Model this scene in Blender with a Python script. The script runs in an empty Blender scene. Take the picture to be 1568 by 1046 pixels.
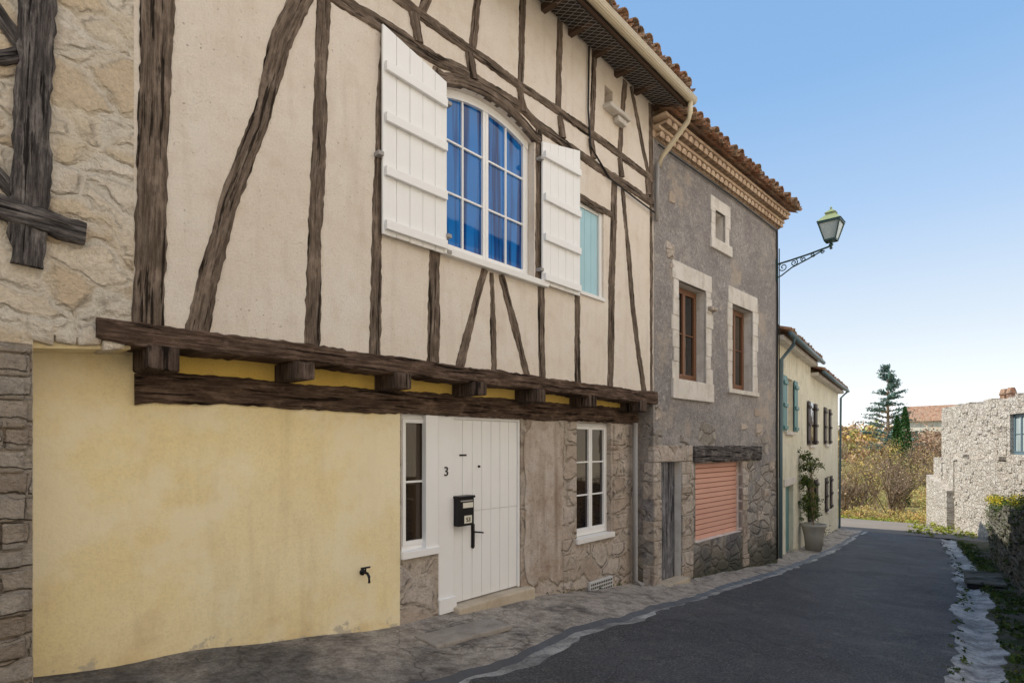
import bpy, math, random
from mathutils import Vector, noise as mn
random.seed(7)
sc=bpy.context.scene
R=random.uniform
# ------------------------------------------------------------------ frames
class Fr:
    def __init__(s,px,py,deg):
        a=math.radians(deg);s.p=(px,py);s.d=(math.cos(a),math.sin(a));s.o=(math.sin(a),-math.cos(a));s.a=a
    def P(s,L,n,z): return (s.p[0]+L*s.d[0]+n*s.o[0], s.p[1]+L*s.d[1]+n*s.o[1], z)
U=Fr(0,0,0);G=Fr(0,.3,0);H2=Fr(8.6,0,-2.4);H3=Fr(14.9,.05,6.78)
class MB:
    def __init__(s): s.v=[];s.f=[];s.uv=[];s.mi=[]
    def face(s,pts,uv=None,m=0):
        b=len(s.v);s.v+=[tuple(p) for p in pts];s.f.append(tuple(range(b,b+len(pts))));s.mi.append(m)
        s.uv.append(uv if uv else [(0,0)]*len(pts))
    def box(s,F,L0,L1,n0,n1,z0,z1,z1b=None,z0b=None,m=0):
        za,zb=z1,(z1 if z1b is None else z1b);ya,yb=z0,(z0 if z0b is None else z0b)
        c=[F.P(L0,n0,ya),F.P(L1,n0,yb),F.P(L1,n1,yb),F.P(L0,n1,ya),F.P(L0,n0,za),F.P(L1,n0,zb),F.P(L1,n1,zb),F.P(L0,n1,za)]
        b=len(s.v);s.v+=c
        for q in((0,1,2,3),(7,6,5,4),(0,4,5,1),(1,5,6,2),(2,6,7,3),(3,7,4,0)):
            s.f.append(tuple(b+i for i in q[::-1]));s.mi.append(m);s.uv.append([(0,0)]*4)
    def tube(s,pts,r,k=6,m=0,cap=True):
        pts=[Vector(p) for p in pts];rs=r if isinstance(r,(list,tuple)) else [r]*len(pts)
        b=len(s.v);N=len(pts)
        for i,p in enumerate(pts):
            t=(pts[min(i+1,N-1)]-pts[max(i-1,0)])
            if t.length<1e-9:t=Vector((0,0,1))
            t.normalize();u=t.cross(Vector((0,0,1)) if abs(t.z)<.95 else Vector((1,0,0))).normalized();w=t.cross(u)
            for j in range(k):
                a=2*math.pi*j/k;q=p+(u*math.cos(a)+w*math.sin(a))*rs[i];s.v.append(tuple(q))
        for i in range(N-1):
            for j in range(k):
                s.f.append((b+i*k+j,b+i*k+(j+1)%k,b+(i+1)*k+(j+1)%k,b+(i+1)*k+j));s.mi.append(m);s.uv.append([(0,0)]*4)
        if cap:
            s.f.append(tuple(b+j for j in range(k))[::-1]);s.mi.append(m);s.uv.append([(0,0)]*k)
            s.f.append(tuple(b+(N-1)*k+j for j in range(k)));s.mi.append(m);s.uv.append([(0,0)]*k)
    def lathe(s,c,prof,k=16,m=0,sq=False):
        b=len(s.v);off=math.pi/4 if sq else 0
        for r,z in prof:
            for j in range(k):
                a=2*math.pi*j/k+off;s.v.append((c[0]+r*math.cos(a),c[1]+r*math.sin(a),c[2]+z))
        for i in range(len(prof)-1):
            for j in range(k):
                s.f.append((b+i*k+j,b+i*k+(j+1)%k,b+(i+1)*k+(j+1)%k,b+(i+1)*k+j));s.mi.append(m);s.uv.append([(0,0)]*4)
    def ribbon(s,F,pts,n0,n1,wob=.012,step=.045,m=0):
        """hewn timber: polyline of (L,z,width) lying on a wall, wobbly arrises"""
        ob=R(0,90);st=[];acc=0
        for i in range(len(pts)-1):
            a,b=pts[i],pts[i+1];l=math.hypot(b[0]-a[0],b[1]-a[1]);k=max(1,int(l/step))
            for j in range(k+(1 if i==len(pts)-2 else 0)):
                t=j/k;st.append([a[q]+(b[q]-a[q])*t for q in range(3)]+[acc+l*t])
            acc+=l
        rows=[]
        for i,(L,z,w,u) in enumerate(st):
            a=st[max(i-2,0)];b=st[min(i+2,len(st)-1)]
            tx,tz=b[0]-a[0],b[1]-a[1];q=math.hypot(tx,tz) or 1;tx/=q;tz/=q
            ax,az=tz,-tx
            e=lambda s_:mn.noise(Vector((u*2.2+ob,s_*7,ob)))*wob*1.3+mn.noise(Vector((u*13+ob,s_*7,ob)))*wob*1.0+mn.noise(Vector((u*31+ob,s_*7,ob)))*wob*.6
            c=mn.noise(Vector((u*.9+ob,3,ob)))*wob*1.3
            hl,hr=-w/2+e(1)+c,w/2+e(2)+c
            row=[]
            for h,n in((hl,n0),(hl,n1-.012),(hl+.012,n1),(hl*.5+hr*.5,n1+.004),(hr-.012,n1),(hr,n1-.012),(hr,n0)):
                row.append((F.P(L+ax*h,n+mn.noise(Vector((u*5,h*9,ob)))*.006,z+az*h),(u+ob,h+ob)))
            rows.append(row)
        for i in range(len(rows)-1):
            for j in range(6):
                q=[rows[i][j],rows[i][j+1],rows[i+1][j+1],rows[i+1][j]]
                s.face([x[0] for x in q],[x[1] for x in q],m)
        for r in(rows[0],rows[-1]): s.face([x[0] for x in r],[(x[1][1],x[1][1]) for x in r],m)
    def holes(s,F,L0,L1,z0,z1,hs,n=0,depth=.2,m=0,mr=None):
        Ls=sorted({L0,L1}|{h[0] for h in hs}|{h[1] for h in hs});Zs=sorted({z0,z1}|{h[2] for h in hs}|{h[3] for h in hs})
        for i in range(len(Ls)-1):
            for j in range(len(Zs)-1):
                c=((Ls[i]+Ls[i+1])/2,(Zs[j]+Zs[j+1])/2)
                if any(h[0]<c[0]<h[1] and h[2]<c[1]<h[3] for h in hs):continue
                a,b,e,g=Ls[i],Ls[i+1],Zs[j],Zs[j+1];s.face([F.P(a,n,e),F.P(b,n,e),F.P(b,n,g),F.P(a,n,g)],None,m)
        mr=m if mr is None else mr
        for a,b,e,g in hs:
            d=n-depth
            for q in(((a,n,e),(a,n,g),(a,d,g),(a,d,e)),((b,n,e),(b,d,e),(b,d,g),(b,n,g)),((a,n,g),(b,n,g),(b,d,g),(a,d,g)),((a,n,e),(a,d,e),(b,d,e),(b,n,e))):
                s.face([F.P(*x) for x in q],None,mr)
    def make(s,name,mats,parent=None,smooth=False,bevel=0,solid=0):
        me=bpy.data.meshes.new(name);me.from_pydata(s.v,[],s.f)
        uvl=me.uv_layers.new(name='UVMap')
        for p,u in zip(me.polygons,s.uv):
            for k in range(len(u)): uvl.data[p.loop_start+k].uv=u[k]
        if not isinstance(mats,(list,tuple)):mats=[mats]
        for mt in mats:me.materials.append(mt)
        me.polygons.foreach_set('material_index',s.mi)
        if smooth:me.polygons.foreach_set('use_smooth',[True]*len(me.polygons))
        o=bpy.data.objects.new(name,me);sc.collection.objects.link(o)
        if parent:o.parent=parent
        if bevel:
            b=o.modifiers.new('b','BEVEL');b.width=bevel;b.segments=2;b.limit_method='ANGLE'
        if solid:
            b=o.modifiers.new('s','SOLIDIFY');b.thickness=solid
        return o
def empty(n):
    o=bpy.data.objects.new(n,None);sc.collection.objects.link(o);return o
# ------------------------------------------------------------------ materials
class NB:
    def __init__(s,name):
        s.m=bpy.data.materials.new(name);s.m.use_nodes=True;s.t=s.m.node_tree;s.b=s.t.nodes['Principled BSDF']
        s.tc=s.t.nodes.new('ShaderNodeTexCoord');s.obj=s.tc.outputs['Object'];s.uv=s.tc.outputs['UV']
    def N(s,t,**k):
        n=s.t.nodes.new(t)
        for a,b in k.items():setattr(n,a,b)
        return n
    def L(s,a,b): s.t.links.new(a,b)
    def put(s,sock,v):
        if isinstance(v,bpy.types.NodeSocket): s.L(v,sock)
        elif isinstance(v,(tuple,list)) and sock.type=='RGBA': sock.default_value=(*v[:3],1)
        else: sock.default_value=v
    def map(s,vec=None,scale=(1,1,1),loc=(0,0,0),rot=(0,0,0)):
        n=s.N('ShaderNodeMapping');s.L(vec or s.obj,n.inputs[0]);n.inputs['Scale'].default_value=scale;n.inputs['Location'].default_value=loc;n.inputs['Rotation'].default_value=rot;return n.outputs[0]
    def noise(s,scale,detail=4,rough=.55,vec=None,dist=0):
        n=s.N('ShaderNodeTexNoise');s.L(vec or s.obj,n.inputs['Vector']);n.inputs['Scale'].default_value=scale;n.inputs['Detail'].default_value=detail;n.inputs['Roughness'].default_value=rough;n.inputs['Distortion'].default_value=dist;return n.outputs['Fac']
    def noisec(s,scale,vec=None):
        n=s.N('ShaderNodeTexNoise');s.L(vec or s.obj,n.inputs['Vector']);n.inputs['Scale'].default_value=scale;n.inputs['Detail'].default_value=3;return n.outputs['Color']
    def vor(s,scale,vec=None,feat='F1',out='Distance',rnd=1):
        n=s.N('ShaderNodeTexVoronoi',feature=feat);s.L(vec or s.obj,n.inputs['Vector']);n.inputs['Scale'].default_value=scale;n.inputs['Randomness'].default_value=rnd;return n.outputs[out]
    def ramp(s,f,st,interp='LINEAR'):
        n=s.N('ShaderNodeValToRGB');s.L(f,n.inputs[0]);c=n.color_ramp;c.interpolation=interp
        while len(c.elements)<len(st):c.elements.new(.5)
        for e,(p,v) in zip(c.elements,st):
            e.position=p;e.color=(*((v,)*3 if isinstance(v,(int,float)) else v),1)
        return n.outputs[0]
    def mix(s,f,a,b,mode='MIX'):
        n=s.N('ShaderNodeMix',data_type='RGBA',blend_type=mode);s.put(n.inputs[0],f);s.put(n.inputs[6],a);s.put(n.inputs[7],b);return n.outputs[2]
    def mth(s,op,a,b=0,clamp=False):
        n=s.N('ShaderNodeMath',operation=op,use_clamp=clamp);s.put(n.inputs[0],a);s.put(n.inputs[1],b);return n.outputs[0]
    def sep(s,vec=None):
        n=s.N('ShaderNodeSeparateXYZ');s.L(vec or s.obj,n.inputs[0]);return n.outputs
    def warp(s,amt,scale,vec=None):
        c=s.noisec(scale,vec);n=s.N('ShaderNodeVectorMath',operation='SUBTRACT');s.L(c,n.inputs[0]);n.inputs[1].default_value=(.5,.5,.5)
        k=s.N('ShaderNodeVectorMath',operation='SCALE');s.L(n.outputs[0],k.inputs[0]);k.inputs['Scale'].default_value=amt
        a=s.N('ShaderNodeVectorMath',operation='ADD');s.L(vec or s.obj,a.inputs[0]);s.L(k.outputs[0],a.inputs[1]);return a.outputs[0]
    def wallvec(s):
        o=s.sep();n=s.N('ShaderNodeCombineXYZ');s.L(s.mth('ADD',o[0],s.mth('MULTIPLY',o[1],.93)),n.inputs[0]);s.L(o[2],n.inputs[1]);return n.outputs[0]
    def brick(s,vec,w,h,ms):
        n=s.N('ShaderNodeTexBrick');s.L(vec,n.inputs['Vector']);n.offset=.45;n.squash=.72;n.squash_frequency=3
        n.inputs['Color1'].default_value=(0,0,0,1);n.inputs['Color2'].default_value=(1,1,1,1);n.inputs['Mortar'].default_value=(.5,.5,.5,1)
        n.inputs['Scale'].default_value=1;n.inputs['Mortar Size'].default_value=ms;n.inputs['Mortar Smooth'].default_value=.7;n.inputs['Brick Width'].default_value=w;n.inputs['Row Height'].default_value=h
        return n.outputs['Color'],n.outputs['Fac']
    def bump(s,h,d=.01,st=1,nrm=None):
        n=s.N('ShaderNodeBump');n.inputs['Strength'].default_value=st;n.inputs['Distance'].default_value=d;s.L(h,n.inputs['Height'])
        if nrm:s.L(nrm,n.inputs['Normal'])
        return n.outputs[0]
    def out(s,col,rough=.9,nrm=None,spec=.3,metal=0):
        s.put(s.b.inputs['Base Color'],col);s.put(s.b.inputs['Roughness'],rough);s.b.inputs['Specular IOR Level'].default_value=spec;s.b.inputs['Metallic'].default_value=metal
        if nrm:s.L(nrm,s.b.inputs['Normal'])
        return s.m
def plaster(name,c1,c2,stain=(.35,.28,.2),pits=.5,rough_bump=.006,streak=.25,base=0):
    n=NB(name);big=n.noise(.9,5,.6);med=n.noise(5,5,.6);fine=n.noise(55,4,.8)
    col=n.mix(n.ramp(big,[(.35,0),(.65,1)]),c1,c2)
    col=n.mix(n.mth('MULTIPLY',n.ramp(n.noise(1.7,5,.7,n.map(loc=(4,4,4))),[(.45,0),(.7,1)]),streak*.7),col,stain)
    col=n.mix(n.mth('MULTIPLY',n.ramp(med,[(.5,0),(.75,1)]),streak),col,stain)
    st=n.noise(2.2,5,.6,n.map(scale=(2.2,2.2,.25)));col=n.mix(n.mth('MULTIPLY',n.ramp(st,[(.52,0),(.75,1)]),streak),col,tuple(x*.8 for x in stain))
    pv=n.noise(34,2,.5);pm=n.mth('MULTIPLY',n.ramp(pv,[(.66,0),(.72,1)]),n.ramp(n.noise(3,3,.6),[(.4,.1),(.6,1)]))
    pm=n.mth('MULTIPLY',pm,pits);col=n.mix(pm,col,tuple(x*.5 for x in stain))
    col=n.mix(n.ramp(fine,[(.45,0),(.8,.5)]),col,tuple(x*.62 for x in c1))
    if base:
        o=n.sep();hh=n.mth('ADD',o[2],n.mth('MULTIPLY',o[0],.12))
        pl=n.ramp(n.noise(.8,5,.65,n.map(loc=(1,5,2))),[(.5,0),(.58,.55)]);col=n.mix(pl,col,(.93,.84,.64))
        k=n.mth('ADD',n.mth('SUBTRACT',.62,hh),n.mth('MULTIPLY',n.mth('SUBTRACT',n.noise(2.6,5,.65),.5),2.0))
        col=n.mix(n.mth('MULTIPLY',n.ramp(k,[(.1,0),(.5,1)]),base),col,(.66,.50,.28))
        k2=n.mth('ADD',n.mth('SUBTRACT',.42,hh),n.mth('MULTIPLY',n.mth('SUBTRACT',n.noise(3.5,5,.7),.5),.9))
        col=n.mix(n.ramp(k2,[(.08,0),(.13,.75)]),col,(.50,.44,.36))
    h=n.mth('ADD',n.mth('MULTIPLY',n.noise(3,4),1.6),n.mth('SUBTRACT',fine,pm))
    return n.out(col,.92,n.bump(h,rough_bump,.9),.15)
def bstone(name,cols,mortar,w=.4,h=.2,wp=.12,ms=.022,relief=.03,joint=.8,crev=.5,lump=.5,cell=0,asp=1.6):
    """rubble masonry: warped courses (or irregular cells), faded joints, pitted faces"""
    n=NB(name);v=n.wallvec();v1=n.warp(wp,2.1,v);v2=n.warp(wp*.35,9,v1);v3=n.warp(.014,40,v2)
    nz=n.noise(7,6,.7);f=n.noise(34,5,.8)
    if cell:
        vv=n.map(v3,scale=(1,asp,1));e=n.vor(cell,vv,'DISTANCE_TO_EDGE');c=n.vor(cell,vv,'F1','Color')
        fac=n.ramp(n.mth('ADD',e,n.mth('MULTIPLY',n.mth('SUBTRACT',nz,.5),.06)),[(.025,1),(.025+ms*4,0)])
    else: c,fac=n.brick(v3,w,h,ms)
    rnd=n.mth('ADD',n.mth('MULTIPLY',n.sep(c)[0],.6),n.mth('MULTIPLY',nz,.45));k=len(cols)
    col=n.ramp(rnd,[(i/(k-1)*.8+.1,cols[i]) for i in range(k)])
    col=n.mix(n.ramp(nz,[(.45,0),(.72,.6)]),col,tuple(x*.68 for x in cols[0]))
    col=n.mix(n.ramp(f,[(.42,0),(.78,.5)]),col,tuple(x*.55 for x in cols[0]))
    jm=n.mth('MULTIPLY',fac,n.ramp(n.noise(2.4,3,.5,n.map(loc=(5,1,7))),[(.3,.3),(.55,1)]))
    col=n.mix(n.mth('MULTIPLY',jm,joint),col,n.mix(f,mortar,tuple(x*.7 for x in mortar)))
    cv=n.mth('MULTIPLY',n.ramp(fac,[(.05,0),(.4,1),(.8,0)]),n.ramp(n.noise(4.5,4,.6,n.map(loc=(1,8,2))),[(.48,0),(.62,crev)]))
    col=n.mix(cv,col,tuple(x*.2 for x in cols[0]))
    hgt=n.mth('SUBTRACT',n.mth('ADD',n.mth('MULTIPLY',nz,lump*2),n.mth('MULTIPLY',f,.4)),n.mth('MULTIPLY',jm,.8))
    return n.out(col,.94,n.bump(hgt,relief,1),.12)
def wood(name,c1,c2,c3,uv=True,bumpd=.014):
    n=NB(name);vec=n.uv if uv else n.obj
    g=n.noise(1,6,.8,n.map(vec,(3,42,1) if uv else (30,30,2.2)));g2=n.noise(1,4,.7,n.map(vec,(3.5,8,1) if uv else (5,5,3)))
    cr=n.noise(1,4,.65,n.map(vec,(1.3,22,1) if uv else (16,16,.9),(3,7,0)));k=n.vor(1,n.map(vec,(1.1,5,1)) if uv else None)
    col=n.ramp(g,[(.38,c1),(.5,c2),(.62,c3)]);col=n.mix(n.ramp(g2,[(.45,0),(.68,.6)]),col,c1)
    col=n.mix(n.ramp(g2,[(.3,.6),(.46,0)]),col,tuple(x*1.4 for x in c3))
    cm=n.ramp(cr,[(.39,1),(.43,0)]);col=n.mix(n.mth('MULTIPLY',cm,.85),col,tuple(x*.16 for x in c1))
    kn=n.ramp(k,[(.05,1),(.11,0)]);col=n.mix(n.mth('MULTIPLY',kn,.6),col,tuple(x*.25 for x in c1))
    h=n.mth('SUBTRACT',n.mth('ADD',g,n.mth('MULTIPLY',g2,.9)),n.mth('MULTIPLY',n.mth('MAXIMUM',cm,kn),1.2))
    return n.out(col,.92,n.bump(h,bumpd,1),.08)
def paint(name,c,rough=.45,dirt=.12,bd=.0015,grain=True):
    n=NB(name);a=n.noise(2.5,4,.6);g=n.noise(1,4,.6,n.map(scale=(40,40,2)))
    col=n.mix(n.mth('MULTIPLY',n.ramp(a,[(.4,0),(.8,1)]),dirt*2),c,tuple(x*.72 for x in c));col=n.mix(n.mth('MULTIPLY',g,dirt),col,tuple(x*.6 for x in c))
    return n.out(col,rough,n.bump(g if grain else a,bd,.6),.4)
def simple(name,c,rough=.6,metal=0,var=.2,scale=12,spec=.4):
    n=NB(name);a=n.noise(scale,4,.6);return n.out(n.mix(n.mth('MULTIPLY',a,var*2),c,tuple(x*.5 for x in c)),rough,n.bump(a,.003,.5),spec,metal)
M={}
M['plas']=plaster('lime_plaster',(.82,.73,.635),(.85,.78,.71),(.60,.45,.33),.55,.014,.34)
M['yel']=plaster('yellow_render',(.91,.76,.43),(.92,.80,.53),(.78,.60,.34),.05,.006,.36,.5)
M['yel2']=plaster('ochre_render',(.80,.55,.13),(.84,.60,.18),(.5,.3,.1),.1,.004,.2)
M['tim']=wood('old_timber',(.075,.055,.042),(.165,.125,.098),(.27,.215,.175))
M['timd']=wood('dark_beam',(.042,.028,.021),(.11,.072,.052),(.20,.14,.11))
M['timw']=wood('weathered_oak',(.035,.031,.032),(.11,.098,.095),(.25,.225,.215))
M['end']=wood('beam_end',(.04,.029,.024),(.10,.07,.055),(.16,.12,.10),False)
M['stL']=bstone('limestone_rubble',[(.68,.52,.36),(.80,.68,.52),(.86,.78,.67),(.82,.75,.66)],(.84,.77,.66),.46,.21,.30,.03,.04,.75,.6,.8,2.7,1.75)
M['stG']=bstone('grey_stone',[(.30,.24,.19),(.46,.38,.31),(.56,.49,.42),(.42,.38,.34)],(.44,.37,.30),.40,.15,.16,.02,.06,.5,.9,.8)
M['stD']=bstone('dressed_stone',[(.44,.34,.28),(.60,.50,.42),(.72,.63,.56),(.60,.53,.49)],(.64,.55,.46),.44,.26,.26,.025,.05,.6,.9,.8,2.3,1.4)
M['stR']=bstone('pale_rubble',[(.50,.44,.36),(.66,.60,.52),(.74,.70,.63),(.60,.54,.46)],(.48,.42,.35),.42,.20,.22,.025,.05,.6,.8,.6,3.2,2.0)
M['stW']=bstone('roadside_rubble',[(.13,.125,.09),(.26,.25,.20),(.36,.35,.31),(.20,.20,.15)],(.08,.08,.055),.36,.14,.16,.03,.07,.9,1,.7)
M['trim']=plaster('pale_stone_trim',(.70,.66,.61),(.78,.74,.70),(.40,.34,.28),.35,.01,.5)
M['slab']=plaster('worn_slab',(.34,.31,.28),(.42,.38,.34),(.2,.17,.14),.4,.012,.5)
M['step']=plaster('step_stone',(.56,.47,.36),(.62,.54,.43),(.36,.28,.2),.3,.01,.5)
M['white']=paint('white_paint',(.88,.88,.89),.45,.06)
M['white2']=paint('off_white_paint',(.84,.83,.82),.5,.1)
M['blue']=paint('pale_blue_paint',(.40,.64,.74),.5,.2)
M['pink']=paint('pink_roller',(.76,.42,.33),.6,.12,grain=False)
M['pink2']=paint('pink_slat_gap_shade',(.38,.17,.12),.8,.12,grain=False)  # darker pink backing paints the shadow in the gaps between slats
M['teal']=paint('teal_shutter',(.10,.24,.25),.5,.2)
M['dkbr']=paint('dark_shutter',(.06,.045,.045),.6,.2)
M['brfr']=paint('brown_window_frame',(.20,.09,.045),.5,.25)
M['grdoor']=wood('weathered_door',(.09,.09,.10),(.18,.18,.20),(.32,.32,.34),False)
M['grey']=simple('grey_pipe',(.36,.34,.33),.5)
M['gut']=simple('cream_gutter',(.70,.60,.43),.5,0,.15)
M['bluep']=simple('blue_grey_pipe',(.13,.20,.24),.45)
M['blk']=simple('black_metal',(.015,.015,.017),.4,.3,.2)
M['iron']=simple('lamp_green_iron',(.06,.11,.10),.4,.3)
M['lampcap']=simple('lamp_cap_sunlit',(.34,.40,.20),.4,.2)  # light yellow-green stands in for sunlight on the lamp's top
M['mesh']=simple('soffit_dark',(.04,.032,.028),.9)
M['tc']=simple('pot_clay',(.42,.40,.36),.8)
M['grit']=simple('perforated_vent',(.62,.62,.62),.6)
M['lab']=simple('label_paper',(.75,.72,.62),.7,0,.05)
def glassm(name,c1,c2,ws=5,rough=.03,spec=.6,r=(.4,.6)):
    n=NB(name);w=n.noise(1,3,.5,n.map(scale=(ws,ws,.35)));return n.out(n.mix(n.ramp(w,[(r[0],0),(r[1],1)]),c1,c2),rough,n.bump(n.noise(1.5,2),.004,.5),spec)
M['gsky']=glassm('blue_glass',(.001,.035,.17),(.008,.16,.52),8,.03,.4,(.44,.54))  # sky reflection painted as the pane's base blue, streaked like curtain folds
M['gdark']=glassm('dark_glass',(.008,.008,.010),(.05,.033,.02),3,.03,.8)
M['glamp']=glassm('lamp_glass',(.35,.42,.42),(.5,.58,.58),3,.1)
# render of house 2: grey roughcast, exposed stone low down
n=NB('grey_roughcast');z=n.sep()[2];big=n.noise(.7,5,.6);med=n.noise(4,6,.7);fine=n.noise(26,6,.9)
gr=n.mix(n.ramp(big,[(.38,0),(.62,1)]),(.42,.39,.385),(.58,.54,.52));gr=n.mix(n.ramp(med,[(.42,0),(.66,.75)]),gr,(.33,.30,.30))
gr=n.mix(n.ramp(fine,[(.46,0),(.64,.9)]),gr,(.19,.17,.17));gr=n.mix(n.ramp(n.noise(11,5,.75,n.map(loc=(2,2,2))),[(.55,0),(.66,.7)]),gr,(.70,.66,.62))
gr=n.mix(n.ramp(n.noise(1.0,5,.65,n.map(loc=(9,2,4))),[(.54,0),(.64,.7)]),gr,(.62,.52,.43))
v=n.map(n.warp(.05,9,n.warp(.24,2.2,n.wallvec())),scale=(1,1.7,1));e=n.vor(2.6,v,'DISTANCE_TO_EDGE');bc=n.vor(2.6,v,'F1','Color');bf=n.ramp(e,[(.03,1),(.12,0)])
stc=n.ramp(n.mth('ADD',n.mth('MULTIPLY',n.sep(bc)[0],.6),n.mth('MULTIPLY',med,.45)),[(.15,(.28,.25,.22)),(.4,(.46,.41,.36)),(.65,(.64,.58,.52)),(.9,(.42,.39,.37))]);stc=n.mix(n.mth('MULTIPLY',bf,.6),stc,(.36,.31,.27));stc=n.mix(n.ramp(fine,[(.48,0),(.66,.75)]),stc,(.16,.15,.14))
mask=n.ramp(n.mth('ADD',n.mth('MULTIPLY',n.mth('SUBTRACT',2.3,z),.4),n.mth('MULTIPLY',n.mth('SUBTRACT',n.noise(1.1,5,.6,n.map(loc=(4,4,1))),.5),3.0)),[(.40,0),(.46,1)])
low=n.ramp(n.mth('ADD',n.mth('MULTIPLY',z,-.9),n.mth('MULTIPLY',med,.7)),[(.35,0),(.95,.85)])
col=n.mix(mask,gr,stc);dp=n.ramp(n.mth('ADD',n.mth('MULTIPLY',n.mth('SUBTRACT',1.9,z),.2),n.mth('MULTIPLY',n.mth('SUBTRACT',n.noise(1.5,4,.6,n.map(loc=(7,1,3))),.5),2.5)),[(.45,0),(.6,.7)]);col=n.mix(dp,col,(.19,.19,.22));col=n.mix(low,col,(.09,.09,.065))
h=n.mth('ADD',n.mth('MULTIPLY',mask,n.mth('SUBTRACT',.3,bf)),n.mth('ADD',fine,n.mth('MULTIPLY',med,1.2)))
M['h2']=n.out(col,.95,n.bump(h,.045,1),.1)
M['h3']=plaster('cream_old_render',(.72,.68,.54),(.80,.76,.64),(.44,.42,.34),.1,.01,.5)
# tiles
n=NB('roman_tiles');w=n.sep(n.vor(5.2,None,'F1','Color'))[0];l=n.noise(14,5,.7)
col=n.ramp(w,[(.1,(.30,.14,.085)),(.35,(.42,.22,.13)),(.6,(.50,.32,.21)),(.9,(.34,.23,.17))]);col=n.mix(n.ramp(l,[(.44,0),(.62,.85)]),col,(.14,.125,.10))
M['tile']=n.out(col,.9,n.bump(l,.012,.8),.15)
M['gen']=plaster('genoise_render',(.66,.49,.36),(.76,.61,.47),(.42,.30,.22),.4,.01,.7)
# ground materials
n=NB('asphalt');f=n.noise(48,5,.9);b=n.noise(.8,5,.65);m2=n.noise(4,6,.8);pt=n.noise(.55,2,.4,n.map(loc=(3,6,0)));vv=n.vor(60)
col=n.mix(n.ramp(b,[(.36,0),(.66,1)]),(.040,.043,.050),(.090,.092,.097));col=n.mix(n.ramp(pt,[(.50,0),(.52,.55)]),col,(.030,.033,.040))
col=n.mix(n.ramp(m2,[(.53,0),(.68,.65)]),col,(.18,.172,.16));col=n.mix(n.ramp(f,[(.50,0),(.62,.8)]),col,(.24,.24,.245));col=n.mix(n.ramp(f,[(.34,.9),(.46,0)]),col,(.010,.010,.012));col=n.mix(n.ramp(vv,[(.10,.5),(.2,0)]),col,(.30,.30,.30))
cr=n.vor(.55,n.warp(.5,1.5),'DISTANCE_TO_EDGE');col=n.mix(n.ramp(cr,[(.0,.6),(.006,0)]),col,(.02,.02,.02))
M['asph']=n.out(col,n.ramp(b,[(.3,.5),(.7,.85)]),n.bump(n.mth('ADD',f,n.mth('MULTIPLY',m2,1.6)),.022,1),.4)
n=NB('pavement');x=n.sep()[0];b=n.noise(1.1,6,.65);m2=n.noise(5,6,.8);f=n.noise(45,5,.85)
dk=n.mix(n.ramp(m2,[(.40,0),(.62,1)]),(.11,.10,.095),(.30,.28,.26));lt=n.mix(n.ramp(m2,[(.40,0),(.58,1)]),(.36,.31,.265),(.66,.59,.52))
fx=n.ramp(n.mth('ADD',n.mth('MULTIPLY',x,.14),n.mth('SUBTRACT',b,.5)),[(.26,0),(.5,1)])
fx=n.mth('MULTIPLY',fx,n.ramp(n.noise(1.5,5,.65,n.map(loc=(3,8,1))),[(.36,.15),(.46,1)]))
col=n.mix(fx,dk,lt);cr=n.vor(.9,n.warp(.6,2),'DISTANCE_TO_EDGE');col=n.mix(n.ramp(cr,[(0,.6),(.010,0)]),col,(.05,.045,.04));col=n.mix(n.ramp(f,[(.48,0),(.66,.65)]),col,(.08,.075,.07))
M['pave']=n.out(col,.9,n.bump(n.mth('ADD',n.mth('MULTIPLY',m2,1.8),n.mth('MULTIPLY',f,.8)),.035,1),.2)
def guttermat(name,dark):
    n=NB(name);m2=n.noise(3.2,6,.85);f=n.noise(40,5,.85);lo=n.noise(.9,4,.6,n.map(loc=(2,5,0)))
    col=n.ramp(m2,[(.34,(.08,.08,.085)),(.44,(.30,.295,.285)),(.56,(.70,.69,.66))]);col=n.mix(n.ramp(lo,[(.40,dark),(.54,0)]),col,(.10,.10,.105));col=n.mix(n.ramp(f,[(.48,0),(.66,.6)]),col,(.12,.12,.12))
    return n.out(col,n.ramp(m2,[(.3,.35),(.6,.85)]),n.bump(n.mth('ADD',m2,n.mth('MULTIPLY',f,.4)),.04,1),.4)
M['gutc']=guttermat('concrete_gutter',.6);M['gutd']=simple('gutter_channel_dark',(.10,.10,.105),.5,0,.4,8)
n=NB('grass_ground');b=n.noise(.15,5,.6);f=n.noise(6,5,.7);col=n.mix(b,(.14,.15,.05),(.26,.21,.09));col=n.mix(n.ramp(f,[(.5,0),(.7,.6)]),col,(.22,.17,.10));M['grass']=n.out(col,.95,n.bump(f,.05,.8),.1)
n=NB('mossy_verge');b=n.noise(1.5,5,.7);f=n.noise(18,5,.8);col=n.mix(n.ramp(b,[(.42,0),(.6,1)]),(.06,.075,.025),(.16,.14,.11));col=n.mix(n.ramp(f,[(.5,0),(.66,.8)]),col,(.24,.23,.19));M['verge']=n.out(col,.95,n.bump(f,.05,1),.1)
n=NB('pale_gravel');b=n.noise(.5,5,.6);f=n.noise(40,4,.7);M['grav']=n.out(n.mix(n.mth('MULTIPLY',f,.5),n.mix(b,(.54,.46,.36),(.62,.55,.45)),(.36,.31,.25)),.95,n.bump(f,.02,.8),.1)
n=NB('sunny_lane');b=n.noise(.6,5,.6);f=n.noise(30,4,.7);M['lane']=n.out(n.mix(n.mth('MULTIPLY',f,.4),n.mix(b,(.20,.18,.16),(.30,.27,.24)),(.15,.13,.1)),.95,n.bump(f,.02,.8),.1)
def leafm(name,c):
    n=NB(name);a=n.noise(1.2,3);return n.out(n.mix(a,tuple(x*.6 for x in c),tuple(min(1,x*1.4) for x in c)),.7,None,.2)
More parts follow.
